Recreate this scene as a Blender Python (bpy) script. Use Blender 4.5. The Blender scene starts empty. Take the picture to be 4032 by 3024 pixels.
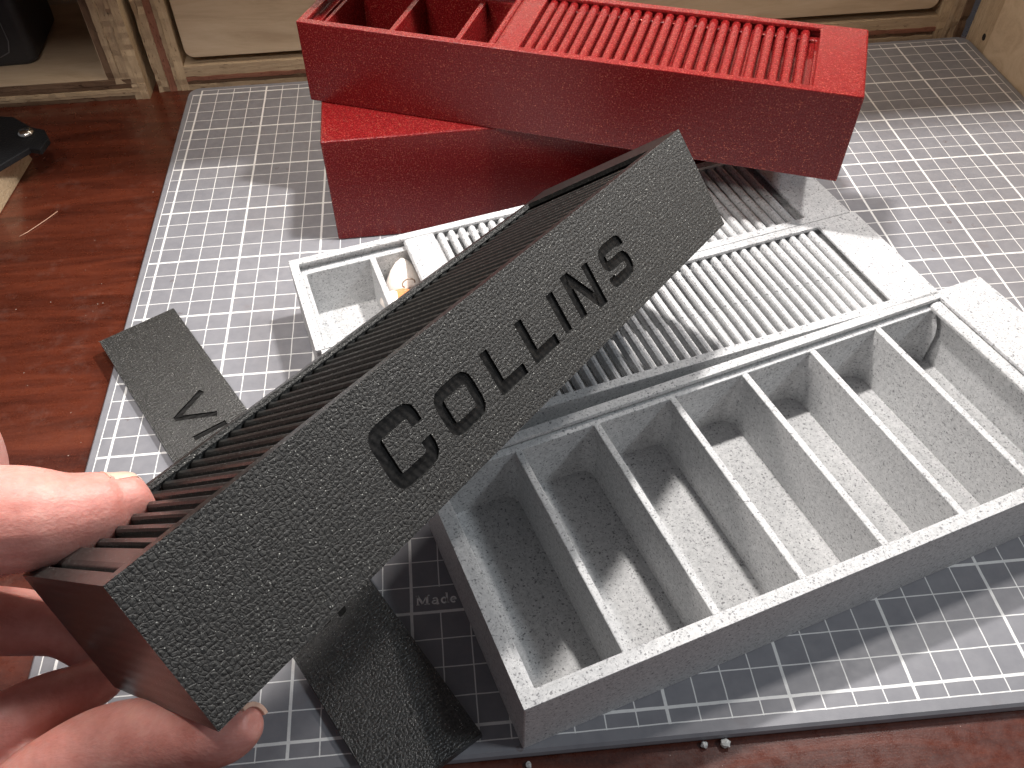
import bpy, bmesh, math, random
from mathutils import Vector, Matrix, noise
random.seed(7)
U = 0.00635                      # one printed square of the cutting mat, in metres
scene = bpy.context.scene
COL = scene.collection

# ------------------------------------------------------------------ camera
cam_d = bpy.data.cameras.new("camera"); cam = bpy.data.objects.new("camera", cam_d); COL.objects.link(cam)
cam_d.sensor_width = 36.0; cam_d.lens = 3372.42/4032*36.0
cam_d.shift_x = 0.03101; cam_d.shift_y = 0.00088
cam_d.clip_start = 0.005; cam_d.clip_end = 20.0
rx = Vector((0.99624298, -0.08204524, -0.02772179)); dn = Vector((-0.07982049, -0.74573875, -0.66143965)); fw = Vector((0.03359477, 0.66116738, -0.74948589))
m = Matrix.Identity(4)
for i in range(3):
    m[i][0] = rx[i]; m[i][1] = -dn[i]; m[i][2] = -fw[i]
m.translation = Vector((13.9975, -49.8905, 27.4076))*U
cam.matrix_world = m
scene.camera = cam
# ------------------------------------------------------------------ world and lamps
w = bpy.data.worlds.new("World"); scene.world = w; w.use_nodes = True
bg = w.node_tree.nodes["Background"]; bg.inputs[0].default_value = (0.95, 0.93, 1.0, 1); bg.inputs[1].default_value = 0.15

def area(name, loc, target, sx, sy, power, color, shape='RECTANGLE'):
    d = bpy.data.lights.new(name, 'AREA'); d.shape = shape; d.size = sx*U
    if shape in ('RECTANGLE', 'ELLIPSE'): d.size_y = sy*U
    d.energy = power; d.color = color
    o = bpy.data.objects.new(name, d); COL.objects.link(o)
    o.location = Vector(loc)*U
    o.rotation_euler = (Vector(target)-Vector(loc)).to_track_quat('-Z', 'Y').to_euler()
    return o
area("desk_lamp", (21.5, -17.2, 33.5), (21.5, -18.5, 0.0), 2.6, 1.6, .68, (1.0, 0.955, 0.915))
area("right_fill_light", (45.0, -16.5, 40.0), (42.0, -17.0, 0.0), 3.2, 2.0, .42, (1.0, 0.95, 0.91))  # added fill, thins the red boxes' shadow on the mat's right side
area("hand_fill_light", (-3.0, -30.5, 30.0), (2.0, -35.0, 0.0), 4.0, 2.6, 0.19, (1.0, 0.94, 0.89))  # added fill that brightens the fingers and thumb from the left
area("desk_lamp_middle", (4.5, -25.5, 28.0), (4.5, -26.0, 0.0), 2.6, 1.8, 0.13, (1.0, 0.94, 0.89))
area("ceiling_lamp", (16+.85*230, -22-.24*230, 230.0), (16, -22, 0.0), 38, 38, 10.0, (0.87, 0.945, 1.0))
area("back_fill_light", (20.0, -2.2, 14.85), (20.0, -2.0, 0.0), 46, 1.0, 0.082, (1.0, 0.90, 0.78))  # added strip light to brighten the drawer fronts and back of the mat
scene.view_settings.view_transform = 'Standard'; scene.view_settings.look = 'None'
scene.view_settings.exposure = 0.0; scene.view_settings.gamma = 1.0
try:
    scene.cycles.use_denoising = True; scene.cycles.max_bounces = 8
except Exception: pass

# ------------------------------------------------------------------ helpers
def lin(r, g, b):
    f = lambda c: (c/255/12.92) if c/255 <= .04045 else ((c/255+.055)/1.055)**2.4
    return (f(r), f(g), f(b), 1.0)

class MB:
    def __init__(s): s.v = []; s.f = []; s.mi = []; s.sm = []
    def add(s, vs, fs, mi=0, sm=False):
        b = len(s.v); s.v += [tuple(v) for v in vs]
        for f in fs: s.f.append([b+i for i in f]); s.mi.append(mi); s.sm.append(sm)
        return s
    def box(s, x0, x1, y0, y1, z0, z1, mi=0, M=None):
        vs = [Vector((x, y, z)) for z in (z0, z1) for y in (y0, y1) for x in (x0, x1)]
        if M: vs = [M @ v for v in vs]
        return s.add(vs, [(0, 2, 3, 1), (4, 5, 7, 6), (0, 1, 5, 4), (2, 6, 7, 3), (0, 4, 6, 2), (1, 3, 7, 5)], mi)
    def rings(s, rs, mi=0, cap0=True, cap1=True, sm=False):
        n = len(rs[0]); b = len(s.v)
        for r in rs: s.v += [tuple(p) for p in r]
        for k in range(len(rs)-1):
            for i in range(n):
                j = (i+1) % n
                s.f.append([b+k*n+i, b+k*n+j, b+(k+1)*n+j, b+(k+1)*n+i]); s.mi.append(mi); s.sm.append(sm)
        if cap0: s.f.append([b+i for i in range(n)][::-1]); s.mi.append(mi); s.sm.append(sm)
        if cap1: s.f.append([b+(len(rs)-1)*n+i for i in range(n)]); s.mi.append(mi); s.sm.append(sm)
        return s
    def mesh(s, name, mats):
        me = bpy.data.meshes.new(name); me.from_pydata([(x*U, y*U, z*U) for x, y, z in s.v], [], s.f)
        for mm in (mats if isinstance(mats, (list, tuple)) else [mats]): me.materials.append(mm)
        me.polygons.foreach_set("material_index", s.mi); me.polygons.foreach_set("use_smooth", s.sm)
        b = bmesh.new(); b.from_mesh(me); bmesh.ops.recalc_face_normals(b, faces=b.faces); b.to_mesh(me); b.free()
        return me

def bevel(o, wd, seg=2, ang=40):
    md = o.modifiers.new("bevel", 'BEVEL'); md.width = wd*U; md.segments = seg; md.limit_method = 'ANGLE'; md.angle_limit = math.radians(ang)
    md.harden_normals = False
    return o
def obj(name, mb, mats, parent=None, bev=None, seg=2):
    me = mb if isinstance(mb, bpy.types.Mesh) else mb.mesh(name, mats)
    o = bpy.data.objects.new(name, me); COL.objects.link(o)
    if parent: o.parent = parent
    if bev: bevel(o, bev, seg)
    return o
def tag(o, label, cat, group=None, kind=None):
    o['label'] = label; o['category'] = cat
    if group: o['group'] = group
    if kind: o['kind'] = kind
    return o
def thing(name, label, cat, loc=(0, 0, 0), rot=None, group=None):
    o = bpy.data.objects.new(name, None); COL.objects.link(o); o.empty_display_size = .01
    if rot is None: o.location = Vector(loc)*U
    elif isinstance(rot, Matrix):
        mm = rot.to_4x4(); mm.translation = Vector(loc)*U; o.matrix_world = mm
    else: o.location = Vector(loc)*U; o.rotation_euler = (0, 0, rot)
    return tag(o, label, cat, group)

# ---- shader helpers: a socket wrapper with arithmetic
class S:
    def __init__(s, nt, sock): s.nt = nt; s.k = sock
    def _m(s, op, b=None, c=None, rev=False):
        n = s.nt.nodes.new('ShaderNodeMath'); n.operation = op
        for idx, q in enumerate((s, b, c)):
            if q is None: continue
            if isinstance(q, S): s.nt.links.new(q.k, n.inputs[idx])
            else: n.inputs[idx].default_value = q
        return S(s.nt, n.outputs[0])
    def __add__(s, b): return s._m('ADD', b)
    def __sub__(s, b): return s._m('SUBTRACT', b)
    def __mul__(s, b): return s._m('MULTIPLY', b)
    def abs(s): return s._m('ABSOLUTE')
    def lt(s, b): return s._m('LESS_THAN', b)
    def gt(s, b): return s._m('GREATER_THAN', b)
    def max(s, b): return s._m('MAXIMUM', b)
    def min(s, b): return s._m('MINIMUM', b)
    def pp(s, per): return s._m('PINGPONG', per/2)     # distance to nearest multiple of per
    def between(s, a, b): return s.gt(a)*s.lt(b)
class Mat:
    def __init__(s, name, scale=(1, 1, 1)):
        s.m = bpy.data.materials.new(name); s.m.use_nodes = True; s.nt = s.m.node_tree
        s.b = s.nt.nodes["Principled BSDF"]; s.out = s.nt.nodes["Material Output"]
        tc = s.nt.nodes.new('ShaderNodeTexCoord'); mp = s.nt.nodes.new('ShaderNodeMapping')
        mp.inputs['Scale'].default_value = (1/U, 1/U, 1/U)
        s.nt.links.new(tc.outputs['Object'], mp.inputs[0]); s.co = mp.outputs[0]
    def set(s, **k):
        for a, v in k.items(): s.b.inputs[a.replace('_', ' ')].default_value = v
        return s
    def link(s, a, name): s.nt.links.new(a.k if isinstance(a, S) else a, s.b.inputs[name]); return s
    def coords(s, sc=(1, 1, 1), rot=(0, 0, 0), loc=(0, 0, 0)):
        mp = s.nt.nodes.new('ShaderNodeMapping'); mp.inputs['Scale'].default_value = sc; mp.inputs['Rotation'].default_value = rot; mp.inputs['Location'].default_value = loc
        s.nt.links.new(s.co, mp.inputs[0]); return mp.outputs[0]
    def noise(s, scale, detail=4, rough=.55, co=None, dist=0):
        n = s.nt.nodes.new('ShaderNodeTexNoise'); n.inputs['Scale'].default_value = scale; n.inputs['Detail'].default_value = detail
        n.inputs['Roughness'].default_value = rough; n.inputs['Distortion'].default_value = dist
        s.nt.links.new(co or s.co, n.inputs['Vector']); return S(s.nt, n.outputs[0])
    def voro(s, scale, co=None, feature='F1', out=0, rnd=1.0):
        n = s.nt.nodes.new('ShaderNodeTexVoronoi'); n.feature = feature; n.inputs['Scale'].default_value = scale; n.inputs['Randomness'].default_value = rnd
        s.nt.links.new(co or s.co, n.inputs['Vector']); s.last = n; return S(s.nt, n.outputs[out])
    def ramp(s, x, stops, interp='LINEAR'):
        n = s.nt.nodes.new('ShaderNodeValToRGB'); n.color_ramp.interpolation = interp
        el = n.color_ramp.elements
        while len(el) < len(stops): el.new(.5)
        for e, (p, c) in zip(el, stops):
            e.position = p; e.color = c if len(c) == 4 else (*c, 1)
        s.nt.links.new(x.k, n.inputs[0]); return n.outputs[0]
    def val(s, x, p0, p1, a, b):
        n = s.nt.nodes.new('ShaderNodeMapRange'); n.inputs[1].default_value = p0; n.inputs[2].default_value = p1; n.inputs[3].default_value = a; n.inputs[4].default_value = b
        s.nt.links.new(x.k, n.inputs[0]); return S(s.nt, n.outputs[0])
    def mix(s, f, a, b, mode='MIX'):
        n = s.nt.nodes.new('ShaderNodeMix'); n.data_type = 'RGBA'; n.blend_type = mode
        for idx, q in ((0, f), (6, a), (7, b)):
            if isinstance(q, S): s.nt.links.new(q.k, n.inputs[idx])
            elif isinstance(q, bpy.types.NodeSocket): s.nt.links.new(q, n.inputs[idx])
            elif idx == 0: n.inputs[0].default_value = q
            else: n.inputs[idx].default_value = q
        return n.outputs[2]
    def bump(s, h, strength, dist=1.0):
        n = s.nt.nodes.new('ShaderNodeBump'); n.inputs['Strength'].default_value = strength; n.inputs['Distance'].default_value = dist*U
        s.nt.links.new(h.k, n.inputs['Height']); s.nt.links.new(n.outputs[0], s.b.inputs['Normal']); return s
    def sep(s, co=None):
        n = s.nt.nodes.new('ShaderNodeSeparateXYZ'); s.nt.links.new(co or s.co, n.inputs[0]); return [S(s.nt, o) for o in n.outputs]

# ------------------------------------------------------------------ materials
def mat_marble():
    M = Mat("marble_plastic")
    x, y, z = M.sep()
    wob = M.noise(2.2, 2)
    co = M.coords((1, 1, 1.5))
    d1 = M.voro(6.2, co, out=0); c1 = S(M.nt, M.last.outputs[1])
    n1 = M.noise(13, 3, .65)
    # specks: voronoi cells whose centre is near, only some cells, size varies with noise
    sx = M.nt.nodes.new('ShaderNodeSeparateColor'); M.nt.links.new(c1.k, sx.inputs[0])
    pick = S(M.nt, sx.outputs[0]).gt(.45)
    size = S(M.nt, sx.outputs[1])*.22+.06
    speck = M.val(d1+(n1-.5)*.7, 0, 1, 0, 1)
    sp1 = speck.lt(size)*pick
    d2 = M.voro(12.0, M.coords((1, 1, 1), (.5, .8, .3))); c2 = M.nt.nodes.new('ShaderNodeSeparateColor'); M.nt.links.new(M.last.outputs[1], c2.inputs[0])
    sp2 = (d2+(M.noise(22, 2)-.5)*.7).lt(S(M.nt, c2.outputs[1])*.22)*S(M.nt, c2.outputs[0]).gt(.30)
    cloud = M.noise(5.5, 5, .7)
    base = M.ramp(cloud, [(.30, (.43, .435, .44)), (.62, (.60, .60, .60))])
    f1 = M.noise(10.5, 2, .55, M.coords((1, 1.0, 1.25), (.3, .2, .6))); f2 = M.noise(17, 2, .5, M.coords((1, 1, 1), (.9, .1, .2), (4, 2, 7)))
    col = M.mix(M.val(f2, .60, .66, 0, .55), base, (.16, .16, .17, 1))
    col = M.mix(M.val(f1, .615, .665, 0, .72), col, (.11, .11, .12, 1))
    col = M.mix(sp1*.62, col, (.055, .055, .065, 1))
    M.link(col, 'Base Color').set(Roughness=.5, Specular_IOR_Level=.35)
    lay = (z._m('MULTIPLY', 9.0))._m('SINE')
    M.bump(lay*.12+M.noise(7, 3)*.5+M.noise(22, 2)*.25, .22, .05)
    M.set(Subsurface_Weight=.12, Subsurface_Radius=(.8, .8, .8), Subsurface_Scale=.0012)
    return M.m
def mat_red():
    M = Mat("red_glitter_plastic")
    x, y, z = M.sep()
    n = M.noise(3, 4)
    d = M.voro(16); cc = M.nt.nodes.new('ShaderNodeSeparateColor'); M.nt.links.new(M.last.outputs[1], cc.inputs[0])
    flake = S(M.nt, cc.outputs[0]).gt(.82)*d.lt(.38)
    grain = M.noise(14, 4, .7)
    base = M.ramp(grain, [(.33, (.085, .004, .005)), (.66, (.200, .0105, .0105))])
    col = M.mix(flake*.45, base, (.90, .24, .15, 1))
    M.link(col, 'Base Color').set(Specular_IOR_Level=.38)
    M.link(M.val(grain, .3, .7, .15, .33), 'Roughness'); M.link(flake*.5, 'Metallic')
    lay = (z*16.0)._m('SINE')
    M.bump(M.noise(12, 3, .6)*.8+lay*.05+M.noise(30, 2)*.3, .35, .05)
    M.set(Subsurface_Weight=.15, Subsurface_Radius=(1.6, .12, .1), Subsurface_Scale=.0010)
    return M.m
def mat_black(name, rough_top=True, dark=1.0):
    M = Mat(name)
    x, y, z = M.sep()
    co = M.coords((1, 1, 1), (0, 0, .35))
    d = M.voro(17); cc = M.nt.nodes.new('ShaderNodeSeparateColor'); M.nt.links.new(M.last.outputs[1], cc.inputs[0])
    flake = S(M.nt, cc.outputs[0]).gt(.90)*d.lt(.25)
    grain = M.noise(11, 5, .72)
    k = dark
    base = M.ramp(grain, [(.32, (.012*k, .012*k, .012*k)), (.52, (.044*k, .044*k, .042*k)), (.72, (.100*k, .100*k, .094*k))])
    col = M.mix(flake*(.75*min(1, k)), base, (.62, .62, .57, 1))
    M.link(col, 'Base Color').set(Specular_IOR_Level=.45)
    if rough_top:
        # woven top skin of a print: short cross-hatched threads broken up by noise
        wx = M.noise(2.2, 3, .6); wy = M.noise(2.2, 3, .6, M.coords((1, 1, 1), (0, 0, 0), (5, 7, 3)))
        px = x+(wx-.5)*.22; py = (y+z)+(wy-.5)*.22
        th = ((px*24.0)._m('SINE')*((py*24.0)._m('SINE'))).abs()
        v = M.voro(7.8, co, 'DISTANCE_TO_EDGE')
        h = v._m('MINIMUM', .16)*3.0+th*.45+M.noise(11, 4, .75)*1.3
        M.bump(h, .75, .045)
        M.link(M.val(grain, .3, .7, .42, .60), 'Roughness')
    else:
        M.bump((z*18.0)._m('SINE')*.2+M.noise(10, 3)*.35, .3, .05)
        M.set(Roughness=.30, Specular_IOR_Level=.3)
    return M.m
def mat_recess():
    M = Mat("black_plastic_recess")
    x, y, z = M.sep()
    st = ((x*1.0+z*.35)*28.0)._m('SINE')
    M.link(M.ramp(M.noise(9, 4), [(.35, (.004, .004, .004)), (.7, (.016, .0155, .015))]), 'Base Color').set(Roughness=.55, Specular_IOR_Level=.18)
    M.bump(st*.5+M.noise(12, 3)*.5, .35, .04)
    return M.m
def mat_mat():
    M = Mat("cutting_mat_vinyl")
    w1 = M.noise(.9, 2); w2 = M.noise(1.1, 2, co=M.coords((1, 1, 1), (0, 0, 0), (9, 4, 2)))
    x, y, z = M.sep()
    x = x+(w1-.5)*.035; y = y+(w2-.5)*.035
    inx = x.between(-.53, 48.53); iny = y.between(-40.53, .53)
    inx0 = x.between(-.05, 48.05); iny0 = y.between(-40.05, .05)
    ax = x.pp(1.0).lt(.0205)*inx0; bx = x.pp(4.0).lt(.053)*inx0
    ay = y.pp(1.0).lt(.0205)*iny0; by = y.pp(4.0).lt(.053)*iny0
    gap = (x.between(12.2, 16.8)*y.between(-35.95, -35.05))
    vert = (ax.max(bx))*iny*(gap*-1.0+1.0); hor = (ay.max(by))*inx
    ex = ((x+.5).abs().lt(.0205)).max((x-48.5).abs().lt(.0205))*iny0
    ey = ((y-.5).abs().lt(.0205)).max((y+40.5).abs().lt(.0205))*inx0
    line = vert.max(hor).max(ex).max(ey)*z.gt(-.02)
    wear = M.noise(6, 4, .7)
    st = M.noise(.55, 3, .6)
    g = M.ramp(M.noise(1.6, 5, .6), [(.3, (.205, .206, .226)), (.7, (.250, .250, .268))])
    g = M.mix(M.val(st, .64, .74, 0, .30), g, (.19, .145, .135, 1))
    sc = M.voro(.55, M.coords((1, 1, 1))); g = M.mix(sc.lt(.075)*M.noise(4, 3).gt(.46)*.45, g, (.13, .095, .09, 1))
    col = M.mix(line*M.val(wear, .25, .5, .80, 1.0), g, (.80, .80, .785, 1))
    M.link(col, 'Base Color').set(Specular_IOR_Level=.45)
    M.link(M.val(M.noise(3, 4), .3, .7, .38, .52), 'Roughness')
    M.bump(M.noise(26, 3, .6)*.6+line*.5, .12, .03)
    return M.m
def mat_cherry():
    M = Mat("cherry_desk_varnish")
    co = M.coords((.075, .55, 1), (0, 0, .06))
    n = M.noise(1.5, 7, .62, co, 1.3)
    n2 = M.noise(5.5, 4, .7, M.coords((.12, 2.4, 1), (0, 0, .04)))
    base = M.ramp(n+(n2-.5)*.18, [(.30, (.040, .0080, .0042)), (.48, (.078, .0160, .0078)), (.62, (.114, .0245, .0115)), (.80, (.150, .036, .0165))])
    fine = M.noise(8, 3, .6, M.coords((.6, 5, 1)))
    base = M.mix(M.val(fine, .52, .75, 0, .45), base, (.032, .006, .003, 1))
    dust = M.voro(2.6); dc = M.nt.nodes.new('ShaderNodeSeparateColor'); M.nt.links.new(M.last.outputs[1], dc.inputs[0])
    sp = dust.lt(S(M.nt, dc.outputs[1])*.085)*S(M.nt, dc.outputs[0]).gt(.62)
    film = M.val(M.noise(.8, 6, .75), .55, .80, 0, .10)
    base = M.mix(film, base, (.42, .33, .28, 1))
    base = M.mix(sp*.55, base, (.6, .5, .43, 1))
    base = M.mix(M.val(M.noise(13, 3, .7), .5, .72, 0, .35), base, (.20, .055, .028, 1))
    M.link(base, 'Base Color').set(Specular_IOR_Level=.5, Coat_Weight=.55, Coat_Roughness=.10)
    M.link(M.val(M.noise(2, 5), .3, .7, .22, .40), 'Roughness')
    M.bump(n2*.5+M.noise(18, 3)*.7, .16, .03)
    return M.m
def mat_ply(name, c0, c1, axis, rough=.7):
    M = Mat(name)
    sc = {'x': (.25, 3, 3), 'z': (3, 3, .25), 'y': (3, .25, 3)}[axis]
    n = M.noise(1.3, 6, .65, M.coords(sc), .8)
    pit = M.noise(3.4, 4, .7, M.coords({'x': (.5, 2, 2), 'z': (2, 2, .5), 'y': (2, .5, 2)}[axis]))
    col = M.ramp(n, [(.28, c0), (.72, c1)])
    col = M.mix(M.val(pit, .60, .68, 0, .8), col, (c0[0]*.35, c0[1]*.3, c0[2]*.28, 1))
    M.link(col, 'Base Color').set(Roughness=rough, Specular_IOR_Level=.25)
    M.bump(n*.6+pit*-.8+M.noise(9, 4)*.3, .55, .12)
    return M.m
def mat_face():
    M = Mat("birch_face_veneer")
    n = M.noise(.55, 5, .6, M.coords((.22, 1, 1.0)), 1.6)
    f = M.noise(7, 3, .6, M.coords((.15, 1, 1.6)))
    col = M.ramp(n+(f-.5)*.25, [(.3, (.46, .34, .225)), (.5, (.55, .42, .285)), (.75, (.61, .48, .34))])
    M.link(col, 'Base Color').set(Roughness=.55, Specular_IOR_Level=.3)
    M.bump(f, .15, .04)
    return M.m
def mat_skin():
    M = Mat("skin")
    n = M.noise(.9, 4, .6); n2 = M.noise(4.5, 5, .7)
    base = M.ramp(n+(n2-.5)*.30, [(.30, (.50, .195, .160)), (.55, (.60, .275, .232)), (.78, (.67, .36, .30))])
    M.link(base, 'Base Color').set(Specular_IOR_Level=.42, Subsurface_Weight=.55, Subsurface_Radius=(1.0, .36, .25), Subsurface_Scale=.0022)
    ridg = M.noise(5.5, 4, .6, M.coords((.45, 2.4, 2.4), (.2, .5, .75)))
    pore = M.voro(9)
    M.bump(ridg*.9+pore*.3+M.noise(2, 3)*.5, .26, .07)
    M.link(M.val(n2, .3, .7, .36, .50), 'Roughness')
    return M.m
def plain(name, col, rough=.5, metal=0, bump=0, spec=.5):
    M = Mat(name)
    n = M.noise(5, 4, .65)
    c = M.ramp(n, [(.3, tuple(q*.85 for q in col[:3])), (.7, tuple(min(1, q*1.12) for q in col[:3]))])
    M.link(c, 'Base Color').set(Roughness=rough, Metallic=metal, Specular_IOR_Level=spec)
    if bump: M.bump(M.noise(9, 4), bump, .06)
    return M.m
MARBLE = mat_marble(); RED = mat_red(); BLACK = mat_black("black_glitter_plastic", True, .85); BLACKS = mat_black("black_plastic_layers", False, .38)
PLATE = mat_black('black_plate_plastic', True, .75); PLATE.node_tree.nodes['Principled BSDF'].inputs['Specular IOR Level'].default_value = .7
for n_ in PLATE.node_tree.nodes:
    if n_.type == 'MAP_RANGE': n_.inputs[3].default_value = .26; n_.inputs[4].default_value = .42
    if n_.type == 'BUMP': n_.inputs['Strength'].default_value = .5
RECESS = mat_recess(); VINYL = mat_mat(); CHERRY = mat_cherry(); FACE = mat_face(); SKIN = mat_skin()
PRINT = plain("mat_print", (.86, .86, .85), .6)
PL = {a: [mat_ply("ply_pale_"+a, (.42, .30, .18), (.60, .46, .30), a), mat_ply("ply_brown_"+a, (.105, .060, .036), (.22, .14, .088), a),
          mat_ply("ply_grey_"+a, (.35, .25, .155), (.52, .395, .26), a), mat_ply("ply_reddish_"+a, (.22, .085, .055), (.30, .14, .09), a)] for a in 'xyz'}

# ------------------------------------------------------------------ desk and cutting mat
DZ = -.47
desk = obj("desk", MB().box(-70, 110, -75, 45, DZ-4, DZ), CHERRY, None, .15)
tag(desk, "glossy reddish brown wooden desk top under everything", "desk", kind='structure')

def rrect(x0, x1, y0, y1, r, z, n=6):
    out = []
    for cx, cy, a0 in ((x1-r, y1-r, 0), (x0+r, y1-r, 90), (x0+r, y0+r, 180), (x1-r, y0+r, 270)):
        for k in range(n+1):
            a = math.radians(a0+90*k/n); out.append((cx+r*math.cos(a), cy+r*math.sin(a), z))
    return out
mx0, mx1, my0, my1 = -.90, 48.95, -41.0, .95
cm = thing("cutting_mat", "grey cutting mat printed with a white square grid", "cutting mat", (0, 0, 0))
prof = [(0.10, DZ), (.02, DZ+.08), (0, DZ+.2), (.03, -.10), (.12, 0)]
obj("mat_sheet", MB().rings([rrect(mx0+i, mx1-i, my0+i, my1-i, .75-i*.5, z) for i, z in prof], sm=False), VINYL, cm)

def strokes(poly, wd, closed=False):
    """outline polygons of a mitred stroke; returns list of convex quads"""
    pts = [Vector(p) for p in poly]; n = len(pts); L = []; Rr = []
    for i in range(n):
        a = pts[i-1] if (i > 0 or closed) else None; b = pts[(i+1) % n] if (i < n-1 or closed) else None
        d1 = (pts[i]-a).normalized() if a else None; d2 = (b-pts[i]).normalized() if b else None
        if d1 is None: d1 = d2
        if d2 is None: d2 = d1
        n1 = Vector((-d1.y, d1.x)); n2 = Vector((-d2.y, d2.x)); mm = (n1+n2).normalized(); k = 1/max(.45, mm.dot(n1))
        L.append(pts[i]+mm*k*wd/2); Rr.append(pts[i]-mm*k*wd/2)
    return L, Rr
# printed word on the mat: slab serif letters drawn as small solid strokes
wmb = MB()
def pstroke(pts, wd, ox, oy, sc, closed=False, z=.004):
    L, Rr = strokes(pts, wd, closed); n = len(L)
    f = lambda p, zz: (ox+p.x*sc, oy+p.y*sc, zz)
    for i in range(n if closed else n-1):
        j = (i+1) % n
        q = [L[i], Rr[i], Rr[j], L[j]]
        wmb.add([f(p, 0.003) for p in q]+[f(p, z+.008) for p in q], [(0, 1, 2, 3), (7, 6, 5, 4), (0, 4, 5, 1), (1, 5, 6, 2), (2, 6, 7, 3), (3, 7, 4, 0)])
def arc(cx, cy, rx_, ry_, a0, a1, n=9): return [(cx+rx_*math.cos(math.radians(a0+(a1-a0)*k/n)), cy+ry_*math.sin(math.radians(a0+(a1-a0)*k/n))) for k in range(n+1)]
sc = .40; oy = -35.70; ox = 12.14
pstroke([(.08, 0), (.34, 0)], .09, ox, oy+.01, sc); pstroke([(.20, 0), (.20, .88)], .13, ox, oy, sc); pstroke([(.20, .88), (.62, .10)], .20, ox, oy, sc)
pstroke([(.62, .10), (1.02, .88)], .10, ox, oy, sc); pstroke([(1.02, 0), (1.02, .88)], .22, ox, oy, sc); pstroke([(.80, .02), (1.25, .02)], .09, ox, oy, sc); pstroke([(.04, .86), (.24, .86)], .09, ox, oy, sc); pstroke([(1.0, .86), (1.25, .86)], .09, ox, oy, sc)
ox += .56
pstroke(arc(.28, .17, .2, .15, 60, 330), .12, ox, oy, sc); pstroke([(.52, .42), (.52, .0), (.66, .03)], .17, ox, oy, sc); pstroke(arc(.33, .42, .19, .15, 10, 165), .12, ox, oy, sc)
ox += .31
pstroke(arc(.34, .28, .22, .25, 0, 360, 14)[:-1], .15, ox, oy, sc, True); pstroke([(.60, .0), (.60, .98)], .17, ox, oy, sc); pstroke([(.46, .95), (.66, .95)], .09, ox, oy, sc); pstroke([(.58, .03), (.76, .03)], .09, ox, oy, sc)
ox += .33
pstroke(arc(.33, .28, .22, .25, -5, 310, 12), .14, ox, oy, sc); pstroke([(.13, .30), (.56, .30)], .08, ox, oy, sc)
pw = obj("printed_word", wmb, PRINT, cm)

# ------------------------------------------------------------------ slide top boxes
def frame(f):
    return f
def rect(x0, x1, y0, y1, z): return [(x0, y0, z), (x1, y0, z), (x1, y1, z), (x0, y1, z)]
def box_body(L, W, H, bw, t=.38, floor=.25, led=.22, g0=.17, g1=.46):
    """outer shell, rim, sliding groove, ledge, inner well, floor; the right end is a solid block bw long"""
    r = [rect(0, L, 0, W, 0), rect(0, L, 0, W, H), rect(t, L-bw, t, W-t, H), rect(t, L-bw, t, W-t, H-g0+.01),
         rect(t-.17, L-bw+.9, t-.17, W-t+.17, H-g0), rect(t-.17, L-bw+.9, t-.17, W-t+.17, H-g1),
         rect(t+led, L-bw-.1, t+led, W-t-led, H-g1), rect(t+led, L-bw-.1, t+led, W-t-led, floor)]
    return MB().rings(r)
def slat_mesh(name, W, t, H, mat, wd=.315):
    rs = []
    prof = [(-.5, -.30), (-.5, -.15), (-.43, -.06), (-.27, .005), (0, .03), (.27, .005), (.43, -.06), (.5, -.15), (.5, -.30)]
    y0, y1 = t-.12, W-t+.12
    rnd = random.Random(3)
    for yy in (y0, y0+.02, W*.25, W*.5, W*.75, y1-.02, y1):
        rs.append([(px*wd+rnd.uniform(-.008, .008), yy, H-.17+pz) for px, pz in prof])
    return MB().rings(rs, sm=False).mesh(name, mat)
def put_slats(parent, me, xs, name="slat"):
    for x in xs:
        o = bpy.data.objects.new(name, me); COL.objects.link(o); o.parent = parent; o.location = (x*U, random.uniform(-.02, .02)*U, random.uniform(-.012, .004)*U)
        o.rotation_euler = (0, 0, random.uniform(-.0025, .0025))
def dividers(parent, xs, W, H, mat, t=.38, led=.22, th=.27, floor=.25, fillet=True, drop=.46):
    y0, y1 = t+led-.05, W-t-led+.05
    for x in xs:
        mb = MB().box(x-th/2, x+th/2, y0, y1, floor-.05, H-drop+.005)
        obj("divider", mb, mat, parent, .045, 2)
def fillets(parent, xs, W, H, mat, t=.38, led=.22, r=.55, th=.27, floor=.25):
    """rounded inside corners where a divider meets the back wall"""
    y1 = W-t-led
    for x in xs:
        for sgn in (-1,):
            mb = MB(); x0 = x+sgn*th/2
            # radius grows from nothing just under the divider's top, so the corner softens downwards
            rs = []
            for z, q in ((floor-.03, 1.0), (H-1.35, 1.0), (H-.95, .82), (H-.65, .50), (H-.45, .16), (H-.385, .03)):
                rr = r*q
                rs.append([(x0-sgn*.03, y1+.03, z)]+[(x0+sgn*rr-sgn*rr*math.cos(a), y1-rr+rr*math.sin(a), z) for a in [math.pi/2*k/6 for k in range(7)]])
            mb.rings(rs, sm=False)
            obj("corner_fillet", mb, mat, parent)

# the white tray in front, lid slid fully away
TL, TW, TH = 24.74, 9.28, 3.168
tray = thing("compartment_box", "wide open white speckled box with seven empty compartments, nearest the bottom right corner", "box", (15.307, -40.868, .004), .2984, "white speckled slide top boxes")
obj("body", box_body(TL, TW, TH, 2.35, g0=.20, g1=.32), MARBLE, tray, .05)
DX = [3.60, 6.73, 9.90, 13.05, 16.15, 19.25]
dividers(tray, DX, TW, TH, MARBLE, drop=.34)
fillets(tray, DX+[22.3-.13], TW, TH, MARBLE)
lp = MB()
prof = [(-.10, -.30), (-.18, -.20), (-.18, -.08), (-.08, .0), (.10, .02), (.30, .0), (.36, -.06), (.46, -.10), (.62, -.11), (.62, -.34)]
lp.rings([[(22.08+px, yy, TH-.17+pz) for px, pz in prof] for yy in (.40, .5, 3, 6, 8.78, 8.88)], sm=False)
obj("lid_edge", lp, MARBLE, tray, .03)

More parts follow.
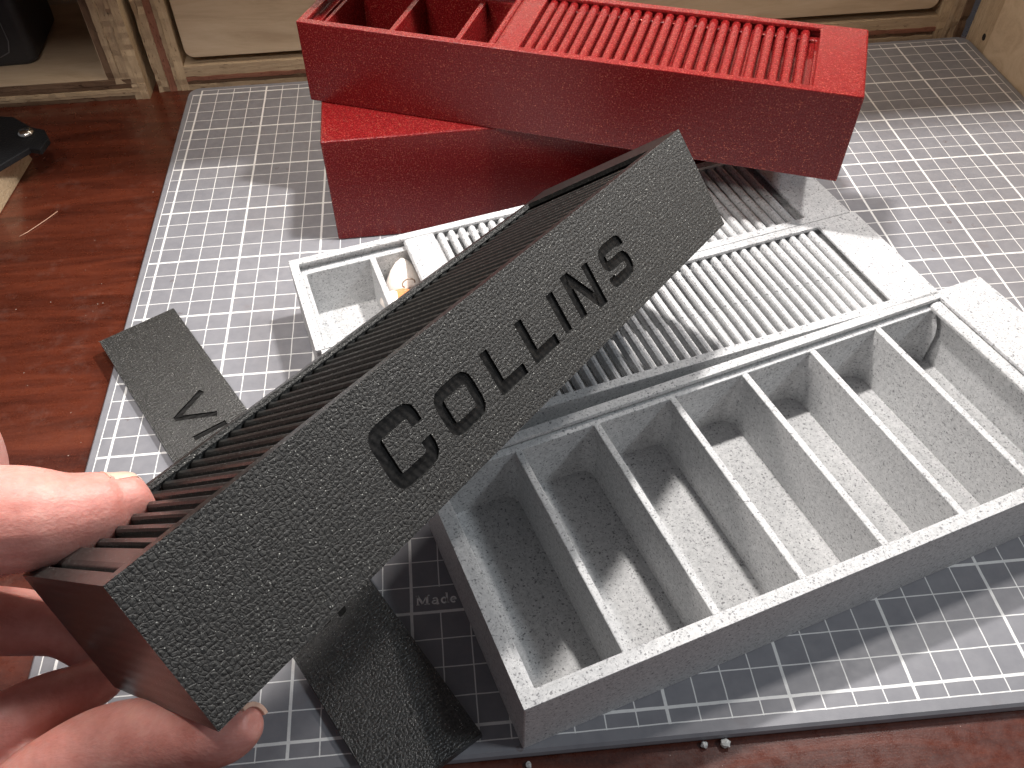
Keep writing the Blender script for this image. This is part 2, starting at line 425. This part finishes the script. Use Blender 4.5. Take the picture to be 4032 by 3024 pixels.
# two narrow white boxes behind it
BL, BW, BH = 24.56, 5.82, 3.168
b1 = thing("compartment_box", "white speckled box with slatted lid slid open over its left end, beside the red box", "box", (8.772, -26.05, .004), .2525, "white speckled slide top boxes")
bodym = box_body(BL, BW, BH, 2.12).mesh("narrow_body", MARBLE)
o = obj("body", bodym, None, b1); bevel(o, .05)
SL_W = slat_mesh("white_slat", BW, .38, BH, MARBLE)
put_slats(b1, SL_W, [6.86+.4885*k for k in range(32)])
def lid_panel(parent, x0, x1, W, H, mat, t=.38):
    mb = MB(); pf = [(x0+.02, -.42), (x0-.10, -.34), (x0-.12, -.22), (x0-.05, -.10), (x0+.08, -.06), (x1-.04, -.06), (x1, -.10), (x1, -.42)]
    mb.rings([[(px, yy, H+pz) for px, pz in pf] for yy in (t-.10, W/2, W-t+.10)], sm=False)
    obj("lid_panel", mb, mat, parent, .03)
lid_panel(b1, 5.24, 6.52, BW, BH, MARBLE)
dividers(b1, [3.60, 6.73, 9.9, 13.05, 16.15, 19.25], BW, BH, MARBLE)
b2 = thing("compartment_box", "white speckled box with closed slatted lid, squeezed between two other white boxes", "box", (10.420, -31.66, .004), .2525, "white speckled slide top boxes")
o = obj("body", bodym, None, b2); bevel(o, .05)
put_slats(b2, SL_W, [22.12-.4885*k for k in range(43)])

# cream trinket lying in the half open box
cream = plain("cream_ceramic", (.90, .82, .75), .35); orange = plain("orange_glaze", (.80, .30, .12), .35)
tr = thing("trinket", "small cream teardrop trinket with orange base inside the half open white box", "trinket", (12.30, -21.1, .3), .3)
tr.scale = (1.35, 1.35, 1.2)
def lathe(prof, n=20, ax=Matrix.Identity(3), off=(0, 0, 0), bend=0):
    mb = MB(); rs = []
    for r, z in prof:
        rs.append([tuple(ax @ Vector((r*math.cos(2*math.pi*k/n)+bend*z*z, r*math.sin(2*math.pi*k/n), z))+Vector(off)) for k in range(n)])
    return mb.rings(rs, sm=True)
obj("teardrop", lathe([(.05, 0), (.52, .12), (.74, .45), (.76, .9), (.66, 1.35), (.46, 1.72), (.24, 1.98), (.03, 2.1)], ax=Matrix.Rotation(math.radians(-24), 3, 'X') @ Matrix.Diagonal((.85, .72, .95)).to_3x3(), bend=.05), cream, tr)
obj("orange_base", lathe([(.04, 0), (.42, .05), (.5, .22), (.36, .4), (.04, .46)], off=(-.25, -.50, .95)), orange, tr)
obj("white_edge", lathe([(.04, 0), (.34, .05), (.42, .2), (.3, .36), (.04, .42)], off=(-.58, -.42, 1.0)), cream, tr)
cmb = MB(); pth = [(.10+.22*math.cos(a), -.10+.10*math.sin(a)*.3, 1.45+.18*math.sin(a)) for a in [math.pi*1.3*k/8-.2 for k in range(9)]]
def tube(mb, path, r, n=6, mi=0, sm=True):
    rs = []; up = Vector((0, 0, 1)); P = [Vector(p) for p in path]
    for i, p in enumerate(P):
        t = (P[min(i+1, len(P)-1)]-P[max(i-1, 0)]).normalized(); a = t.cross(up)
        if a.length < 1e-4: a = t.cross(Vector((1, 0, 0)))
        a.normalize(); b = t.cross(a); rr = r[i] if isinstance(r, (list, tuple)) else r
        rs.append([tuple(p+a*rr*math.cos(2*math.pi*k/n)+b*rr*math.sin(2*math.pi*k/n)) for k in range(n)])
    return mb.rings(rs, mi, sm=sm)
obj("curl", tube(cmb, pth, .026), plain("taupe_line", (.35, .26, .20), .5), tr)

# ------------------------------------------------------------------ red boxes
RL, RW, RH = 24.367, 5.681, 3.89
lo = thing("compartment_box", "dark red glitter box lying solid on its side underneath another red box", "box", (8.91, -15.238, .004), .026, "red glitter boxes")
obj("body", MB().box(0, RL, 0, RH, 0, RW-.006), RED, lo, .10, 3)
up = thing("compartment_box", "red glitter box lying across the top of the stack with lid partly open", "box", (8.316, -11.538, RW+.004), -.399, "red glitter boxes")
obj("body", box_body(RL, RW, RH, 1.95), RED, up, .06)
dividers(up, [4.12, 7.28, 10.4, 13.5, 16.6, 19.7], RW, RH, RED)
obj("lid_backing", MB().box(9.2, 22.6, .28, RW-.28, RH-.66, RH-.60), RED, up)
SL_R = slat_mesh("red_slat", RW, .38, RH, RED, .39)
put_slats(up, SL_R, [10.60+.4885*k for k in range(24)])
lid_panel(up, 9.30, 10.34, RW, RH, RED)
rod = MB().rings([[(9.02+.17*math.cos(a), yy, RH-.26+.17*math.sin(a)) for a in [2*math.pi*k/10 for k in range(10)]] for yy in (.3, RW/2, RW-.3)], sm=False)
obj("lid_lip", rod, RED, up)
obj("ridge", MB().box(.80, .98, .58, RW-.58, 1.2, RH-.40), RED, up, .04)

# ------------------------------------------------------------------ letters cut into the black faces
def chamfer_poly(pts, c): return pts
def rounded(pts, r, closed=False, n=3):
    P = [Vector(p) for p in pts]; out = []
    for i, p in enumerate(P):
        if not closed and i in (0, len(P)-1): out.append(p); continue
        a = P[i-1]; b = P[(i+1) % len(P)]
        ra = min(r, (a-p).length*.48); rb = min(r, (b-p).length*.48)
        q0 = p+(a-p).normalized()*ra; q1 = p+(b-p).normalized()*rb
        for k in range(n+1):
            t = k/n; out.append(q0*(1-t)**2+p*2*t*(1-t)+q1*t*t)
    return out
def glyph(ch, w_, h_):
    r = .26
    if ch == 'C': return [rounded([(w_, h_*.66), (w_, h_), (0, h_), (0, 0), (w_, 0), (w_, h_*.34)], r)], False
    if ch == 'O': return [rounded([(w_, 0), (w_, h_), (0, h_), (0, 0)], r, True)], True
    if ch == 'L': return [[(0, h_), (0, 0), (w_, 0)]], False
    if ch == 'I': return [[(0, h_), (0, 0)]], False
    if ch == 'N': return [[(0, 0), (0, h_), (.13*w_, h_), (.87*w_, 0), (w_, 0), (w_, h_)]], False
    if ch == 'S': return [rounded([(w_, h_*.78), (w_, h_), (0, h_), (0, h_/2), (w_, h_/2), (w_, 0), (0, 0), (0, h_*.22)], r)], False
    if ch == 'V': return [[(0, h_), (w_/2-.04, 0), (w_/2+.04, 0), (w_, h_)]], False
def cutters(letters, place, depth, wd):
    """one clean prism per letter; place(x, y, d) -> local point, d below the surface"""
    mb = MB(); floors = []
    for ch, x0, y0, ww, hh in letters:
        polys, closed = glyph(ch, ww, hh)
        for p in polys:
            p = [(x0+a, y0+b) for a, b in p]
            L, Rr = strokes(p, wd*(1.16 if ch == 'C' else 1.0), closed); n = len(L)
            V = []
            for q in list(L)+list(Rr):
                V.append(place(q.x, q.y, -.05)); 
            for q in list(L)+list(Rr):
                V.append(place(q.x, q.y, depth))
            F = []
            T = 2*n
            rng = range(n if closed else n-1)
            for i in rng:
                j = (i+1) % n
                F += [(i, j, n+j, n+i), (T+i, T+n+i, T+n+j, T+j), (i, T+i, T+j, j), (n+i, n+j, T+n+j, T+n+i)]
            if not closed: F += [(0, n, T+n, T), (n-1, T+n-1, T+2*n-1, 2*n-1)]
            mb.add(V, F)
            fm = MB(); fm.add([place(q.x, q.y, depth-.012) for q in list(L)+list(Rr)], [(i, (i+1) % n, n+(i+1) % n, n+i) for i in rng])
            floors.append(fm)
    return mb, floors
def carve(target, mb, depthmat):
    """cut the letters; done at mat-square scale, because the solver loses millimetre-sized solids"""
    up_ = Matrix.Scale(1/U, 4)
    a_ = target.data.copy(); a_.transform(up_); cme = mb.mesh("letter_cut", depthmat); cme.transform(up_)
    to = bpy.data.objects.new("cut_target", a_); co = bpy.data.objects.new("letter_cut", cme)
    COL.objects.link(to); COL.objects.link(co)
    md = to.modifiers.new("cut", 'BOOLEAN'); md.operation = 'DIFFERENCE'; md.object = co; md.solver = 'EXACT'; md.use_self = True
    bpy.context.view_layer.update()
    dg = bpy.context.evaluated_depsgraph_get()
    me = bpy.data.meshes.new_from_object(to.evaluated_get(dg), depsgraph=dg)
    me.transform(Matrix.Scale(U, 4)); target.data = me
    bpy.data.objects.remove(co); bpy.data.objects.remove(to)

# ------------------------------------------------------------------ black box held in the hand
KL, KW, KH = 23.546, 6.863, 3.791
KR = Matrix(((0.65813835, -0.61276663, -0.43745968), (0.74605884, 0.45264719, 0.48837151), (-0.10124287, -0.64778668, 0.75506443)))
KO = (8.818, -43.326, 10.157)
kb = thing("compartment_box", "black glitter box engraved COLLINS held up by the hand", "box", KO, KR)
kbody = obj("body", box_body(KL, KW, KH, 1.62, t=.36), [BLACK, RECESS], kb)
word = [('C', 6.55, 1.17, 1.30, 1.38), ('O', 8.71, 1.19, 1.18, 1.03), ('L', 10.80, 1.19, 1.05, 1.17), ('L', 12.42, 1.19, 1.05, 1.17),
        ('I', 14.02, 1.08, 0, 1.29), ('N', 14.88, 1.09, 1.05, 1.25), ('S', 16.79, 1.20, 1.06, 1.06)]
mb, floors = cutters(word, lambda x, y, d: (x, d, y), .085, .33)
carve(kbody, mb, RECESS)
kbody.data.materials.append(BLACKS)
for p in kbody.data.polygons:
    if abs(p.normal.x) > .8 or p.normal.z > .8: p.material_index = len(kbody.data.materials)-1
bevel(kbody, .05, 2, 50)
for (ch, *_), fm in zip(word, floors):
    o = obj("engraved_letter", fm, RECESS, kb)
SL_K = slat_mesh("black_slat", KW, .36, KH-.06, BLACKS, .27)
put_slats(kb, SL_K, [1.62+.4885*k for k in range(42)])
obj("lid_backing", MB().box(.5, 22.2, .28, KW-.28, KH-.50, KH-.45), BLACKS, kb)
lid_panel(kb, .66, 1.22, KW, KH-.03, BLACKS, .36)

# black engraved plate lying on the mat
PD = math.radians(-58.48)
pl = thing("name_plate", "long thin black engraved plate lying on the mat beneath the held black box", "plate", (1.45, -19.80, .004), PD)
PLN, PWD, PTH = 24.15, 3.54, .35
pbody = obj("plate_sheet", MB().box(-.05, PLN, -PWD, 0, 0, PTH), [PLATE, RECESS], pl)
pw_ = [('V', 5.55, 1.04, 1.56, 1.42), ('I', 7.77, 1.14, 0, 1.42), ('S', 16.95, 1.14, 1.02, 1.05)]
mb, floors = cutters(pw_, lambda x, y, d: (x, -PWD+y, PTH-d), .085, .265)
carve(pbody, mb, RECESS); bevel(pbody, .05, 2, 50)
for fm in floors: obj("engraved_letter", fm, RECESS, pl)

# ------------------------------------------------------------------ plywood drawer hutch behind
def ply_bar(parent, axis, a0, a1, c0, c1, y0, y1, layers, n=26, seed=1):
    """a plywood edge: each ply its own strip; axis 'x' stacks in z (c0..c1), axis 'z' stacks in x"""
    rnd = random.Random(seed); tot = sum(l[0] for l in layers); c = c0
    for k, (th, tone, proud) in enumerate(layers):
        d = (c1-c0)*th/tot; ca, cb = c, c+d; c = cb
        mb = MB(); rs = []
        for i in range(n+1):
            a = a0+(a1-a0)*i/n; pr = y0-proud+rnd.uniform(-.035, .035)+(.10 if rnd.random() < .06 else 0)
            w1 = rnd.uniform(-.02, .02); e = .006
            q = [(ca+e+(w1 if k else 0), pr), (cb-e, pr), (cb-e, y1), (ca+e, y1)]
            rs.append([(a, yy, cc) if axis == 'x' else (cc, yy, a) for cc, yy in q])
        obj("ply", mb.rings(rs), PL[axis][tone], parent)
lc = thing("plywood_cubby", "open plywood cubby with dark inside behind the left side of the desk", "shelf", (0, 0, 0))
ply_bar(lc, 'x', -34, -3.42, DZ+.01, .88, .92, 12, [(.8, 1, .0), (.6, 2, .03), (.7, 0, .08), (.9, 1, -.04), (1.0, 1, .02)], 60, 5)
ply_bar(lc, 'z', .60, 15, -5.62, -3.40, .90, 12, [(.9, 1, -.05), (.8, 2, .06), (1.1, 2, -.02), (.6, 0, .05), (1.0, 0, .10)], 40, 6)
ply_bar(lc, 'z', DZ+.01, .60, -4.3, -3.40, .86, 12, [(.9, 2, .02), (1.0, 0, .06)], 5, 8)
obj("floor_panel", MB().box(-34, -5.6, .98, 12, .885, .92), FACE, lc)
obj("back_panel", MB().box(-34, -3.4, 12.0, 12.6, DZ, 15), FACE, lc)
obj("inner_side", MB().box(-5.66, -5.625, 1.0, 12, .92, 15), FACE, lc)
mc = thing("drawer_case", "plywood drawer case with an inset drawer behind the red boxes", "drawer case", (0, 0, 0))
ply_bar(mc, 'z', DZ+.01, 15, -2.95, -1.02, 1.55, 12, [(.6, 2, .04), (.8, 2, .10), (.9, 3, .0), (.5, 2, .03), (1.1, 0, .02)], 40, 9)
ply_bar(mc, 'x', -1.02, 47.0, DZ+.01, 1.12, 1.52, 12, [(.7, 2, .03), (.5, 1, -.03), (.5, 3, .06), (1.3, 2, .0)], 90, 10)
ply_bar(mc, 'z', DZ+.01, 15, 47.0, 48.95, 1.55, 12, [(1.0, 0, .02), (.5, 2, .03), (.9, 2, .0), (.8, 1, .1)], 40, 11)
obj("light_block_board", MB().box(-36, 66, -11.9, 12.6, 15.0, 16.9), FACE, mc)  # unseen board, added to cut the desk lamp off from the back of the desk
obj("back_panel", MB().box(-2.9, 48.9, 12.0, 12.6, DZ, 15), FACE, mc)
dr = MB(); fr = []
def xz(x0, x1, z0, z1, r, y, n=6): return [(a, y, b) for a, b, _ in rrect(x0, x1, z0, z1, r, 0, n)]
dr.rings([xz(-.72, 46.68, 1.58, 14.6, .55, 4), xz(-.72, 46.68, 1.58, 14.6, .55, 1.72), xz(-.66, 46.62, 1.64, 14.54, .50, 1.64)])
obj("drawer_front", dr, FACE, mc)
rc = thing("side_case", "plywood case standing along the right edge of the mat", "drawer case", (0, 0, 0))
def ply_side(parent):
    rnd = random.Random(4)
    for x0, tone in ((49.05, 1), (49.55, 2)):
        pass
obj("front_frame", MB().box(49.12, 60, -1.15, 1.2, DZ+.005, 15), PL['z'][2], rc, .06)
kn = MB(); kn.rings([[(49.13-.02*q, -.55+rr*math.cos(a), .62+rr*1.2*math.sin(a)) for a in [2*math.pi*k/10 for k in range(10)]] for q, rr in ((0, .22), (1, .16))])
obj("knot_hole", kn, plain("dark_knot", (.012, .008, .006), .9), rc)
obj("side_panel", MB().box(49.0, 60, -40, -1.20, DZ+.005, 15), FACE, rc, .08)

# dark moulded case inside the cubby
dk = plain("charcoal_plastic", (.030, .030, .033), .5); lt = plain("pale_groove", (.16, .16, .17), .5)
ck = thing("dark_case", "dark grey rounded case with pale seams inside the cubby, top left", "case", (-13.3, 3.4, .93), .05)
cb = MB(); cb.rings([rrect(-3, 2.9-i, 0+i*.3, 6, .55, z) for i, z in ((.25, .0), (.05, .25), (0, .8), (0, 6.0), (.2, 6.4))])
obj("shell", cb, dk, ck, .05)
for k, xx in enumerate((-.1, .9, 1.65)):
    mb = MB(); tube(mb, [(xx, -.0, 6), (xx, -.02, 1.6), (xx-.25, -.01, .9), (xx-.9, 0.0, .62)], .035)
    obj("seam", mb, lt, ck)

# bracket on a wood block at the left
wb_ = thing("wood_block", "pale wood block under the black bracket at the left edge", "wood block", (0, 0, 0))
obj("block", MB().add([(-9.15, -5.1, DZ+.003), (-9.55, -10.4, DZ+.003), (-16, -11, DZ+.003), (-16, -4.6, DZ+.003), (-8.6, -6.8, 1.62), (-9.35, -10.6, 1.62), (-16, -11.2, 1.62), (-16, -4.9, 1.62)],
    [(0, 1, 2, 3), (7, 6, 5, 4), (0, 4, 5, 1), (1, 5, 6, 2), (2, 6, 7, 3), (3, 7, 4, 0)]), PL['x'][0], wb_, .08)
bk = thing("bracket", "black metal bracket with a shiny screw at the left edge", "bracket", (0, 0, 1.63))
outl = [(-6.80, -7.05), (-7.25, -6.15), (-8.1, -5.75), (-9.4, -4.55), (-17, -3.0), (-17, -12.5), (-9.7, -10.65), (-8.72, -9.35), (-7.62, -7.92), (-6.98, -8.15)]
obj("plate", MB().rings([[(a, b, z) for a, b in outl] for z in (0, .34)]), plain("black_powder_coat", (.010, .010, .011), .55, 0, .9, .2), bk, .05)
sc_ = lathe([(.42, .34), (.43, .40), (.40, .50), (.28, .60), (.02, .63)], 20, off=(-8.15, -6.5, 0))
obj("screw_head", sc_, plain("zinc_steel", (.62, .62, .58), .22, 1.0), bk)
obj("screw_slot", MB().box(-8.42, -7.88, -6.54, -6.46, .61, .645), plain("dark_slot", (.03, .03, .03), .5), bk)

# crumbs and fibre on the desk
crm = plain("pale_print_scrap", (.62, .62, .60), .5)
for k, (x, y, r, lab) in enumerate([(15.45, -41.22, .10, "single pale plastic crumb on the desk below the white tray corner"), (21.0, -41.12, .11, "smaller left crumb of the pair at the mat's front edge"), (21.66, -41.14, .15, "larger right crumb of the pair at the mat's front edge")]):
    mb = MB(); rnd = random.Random(k+2); bmm = bmesh.new(); bmesh.ops.create_icosphere(bmm, subdivisions=2, radius=1)
    mb.add([tuple(Vector(v.co)*r*(1+.35*noise.noise(v.co*1.7+Vector((k*5, 0, 0))))+Vector((0, 0, r*.8))) for v in bmm.verts], [[v.index for v in f.verts] for f in bmm.faces]); bmm.free()
    o = obj("crumb", mb, crm); o.location = (x*U, y*U, DZ*U); tag(o, lab, "crumb", "plastic crumbs on the desk")
mb = MB(); tube(mb, [(-7.95, -12.40, DZ+.03), (-7.6, -12.1, DZ+.05), (-7.2, -11.6, DZ+.06), (-6.82, -11.05, DZ+.05), (-6.45, -10.42, DZ+.03)], .022, 5)
tag(obj("fibre", mb, plain("pale_fibre", (.55, .32, .22), .5)), "thin pale hair curving across the desk left of the mat", "hair")

# ------------------------------------------------------------------ the hand
def loft(mb, ch, n=20, sub=5, squash=1.0):
    P = [Vector(c[:3]) for c in ch]; Rr = [c[3] for c in ch]
    path = []; rad = []
    for i in range(len(P)-1):
        p0 = P[max(i-1, 0)]; p1 = P[i]; p2 = P[i+1]; p3 = P[min(i+2, len(P)-1)]
        for k in range(sub):
            t = k/sub
            path.append(.5*((2*p1)+(p2-p0)*t+(2*p0-5*p1+4*p2-p3)*t*t+(3*p1-p0-3*p2+p3)*t**3)); rad.append(Rr[i]*(1-t)+Rr[i+1]*t)
    path.append(P[-1]); rad.append(Rr[-1])
    tube(mb, path, rad, n)
    return path, rad
thumb = [(-4.99, -40.35, 8.51, 2.46), (-2.23, -38.99, 9.59, 1.96), (0.02, -38.13, 10.04, 1.57), (1.36, -37.8, 9.98, 1.44), (2.69, -37.49, 9.76, 1.37), (3.47, -37.36, 9.51, 1.29), (4.09, -37.19, 9.26, 1.13), (4.67, -36.95, 9.09, 1.0), (5.03, -36.72, 8.9, 0.9), (5.41, -36.51, 8.83, 0.76), (5.64, -36.35, 8.76, 0.62), (5.77, -36.25, 8.74, 0.43)]
knuck = [(-4.99, -39.74, 8.0, 2.46), (-2.99, -37.74, 9.29, 2.06), (-0.94, -36.27, 9.59, 1.49), (0.75, -35.61, 9.55, 1.13), (1.58, -35.38, 9.52, 1.01), (1.94, -35.3, 9.49, 0.82)]
index = [(-6.02, -39.94, 7.28, 2.36), (-3.66, -39.16, 7.32, 1.55), (-0.38, -38.37, 6.79, 1.03), (0.86, -38.35, 6.45, 0.95), (1.82, -38.23, 5.92, 0.9), (2.76, -38.36, 5.57, 0.77), (3.35, -38.71, 5.15, 0.66), (3.79, -39.06, 4.72, 0.55), (4.09, -39.35, 4.49, 0.41)]
middle = [(-6.02, -41.17, 6.66, 2.26), (-3.42, -41.11, 6.29, 1.52), (0.01, -41.39, 5.51, 1.05), (1.81, -40.99, 5.53, 0.94), (2.47, -40.59, 5.51, 0.82), (2.94, -40.27, 5.41, 0.74), (3.43, -40.01, 5.24, 0.68), (3.97, -39.79, 5.18, 0.6), (4.4, -39.71, 5.23, 0.41)]
ring = [(-6.02, -42.82, 6.05, 2.16), (-3.24, -43.54, 4.85, 1.59), (0.31, -43.92, 4.39, 1.23), (2.13, -43.2, 4.84, 1.21), (3.31, -42.51, 5.43, 1.15), (4.49, -42.0, 5.86, 1.08), (5.38, -41.91, 6.2, 1.05), (6.56, -42.1, 6.95, 0.95), (7.64, -42.38, 7.71, 0.86), (8.41, -42.61, 8.33, 0.72), (8.92, -42.68, 8.7, 0.51), (9.18, -42.73, 8.9, 0.26)]
palm = [(-12.69, -42.82, 5.43, 3.7), (-9.61, -41.79, 6.66, 3.49), (-7.05, -40.76, 7.48, 3.08), (-4.99, -40.25, 7.79, 2.26)]
hand = thing("person", "left hand entering at the left edge, pinching the black engraved box", "person", (0, 0, 0))
hm = MB(); paths = {}
for nm, ch in dict(thumb=thumb, knuck=knuck, index=index, middle=middle, ring=ring, palm=palm).items(): paths[nm] = loft(hm, ch)
ho = obj("hand_skin", hm, SKIN, hand)
md = ho.modifiers.new("remesh", 'REMESH'); md.mode = 'VOXEL'; md.voxel_size = .085*U; md.use_smooth_shade = True
md = ho.modifiers.new("smooth", 'SMOOTH'); md.factor = .5; md.iterations = 6
def nail(path, rad, k0, k1, up_dir, half, mat, lift=.03, th=.05):
    mb = MB(); rs_o = []; n = 8
    for k in range(k0, k1+1):
        p = path[k]; t = (path[min(k+1, len(path)-1)]-path[max(k-1, 0)]).normalized()
        u = Vector(up_dir); u = (u-t*u.dot(t)).normalized(); s_ = t.cross(u)
        top = []; bot = []
        for i in range(n+1):
            a = math.radians(-half+2*half*i/n); d = u*math.cos(a)+s_*math.sin(a)
            top.append(tuple(p+d*(rad[k]+lift))); bot.append(tuple(p+d*(rad[k]+lift-th-.06)))
        rs_o.append(top+bot[::-1])
    mb.rings(rs_o, sm=False)
    return mb
NAIL = plain("finger_nail", (.66, .43, .33), .30)
NAILM = NAIL
p_, r_ = paths['thumb']; obj("thumb_nail", nail(p_, [q for q in r_], len(p_)-18, len(p_)-2, (-.36, .72, .55), 48, NAIL, .012), NAIL, hand, .02)
p_, r_ = paths['ring']; obj("finger_nail", nail(p_, [max(q, .46) for q in r_], len(p_)-15, len(p_)-1, (.55, .10, .45), 52, NAIL, -.01), NAIL, hand, .02)
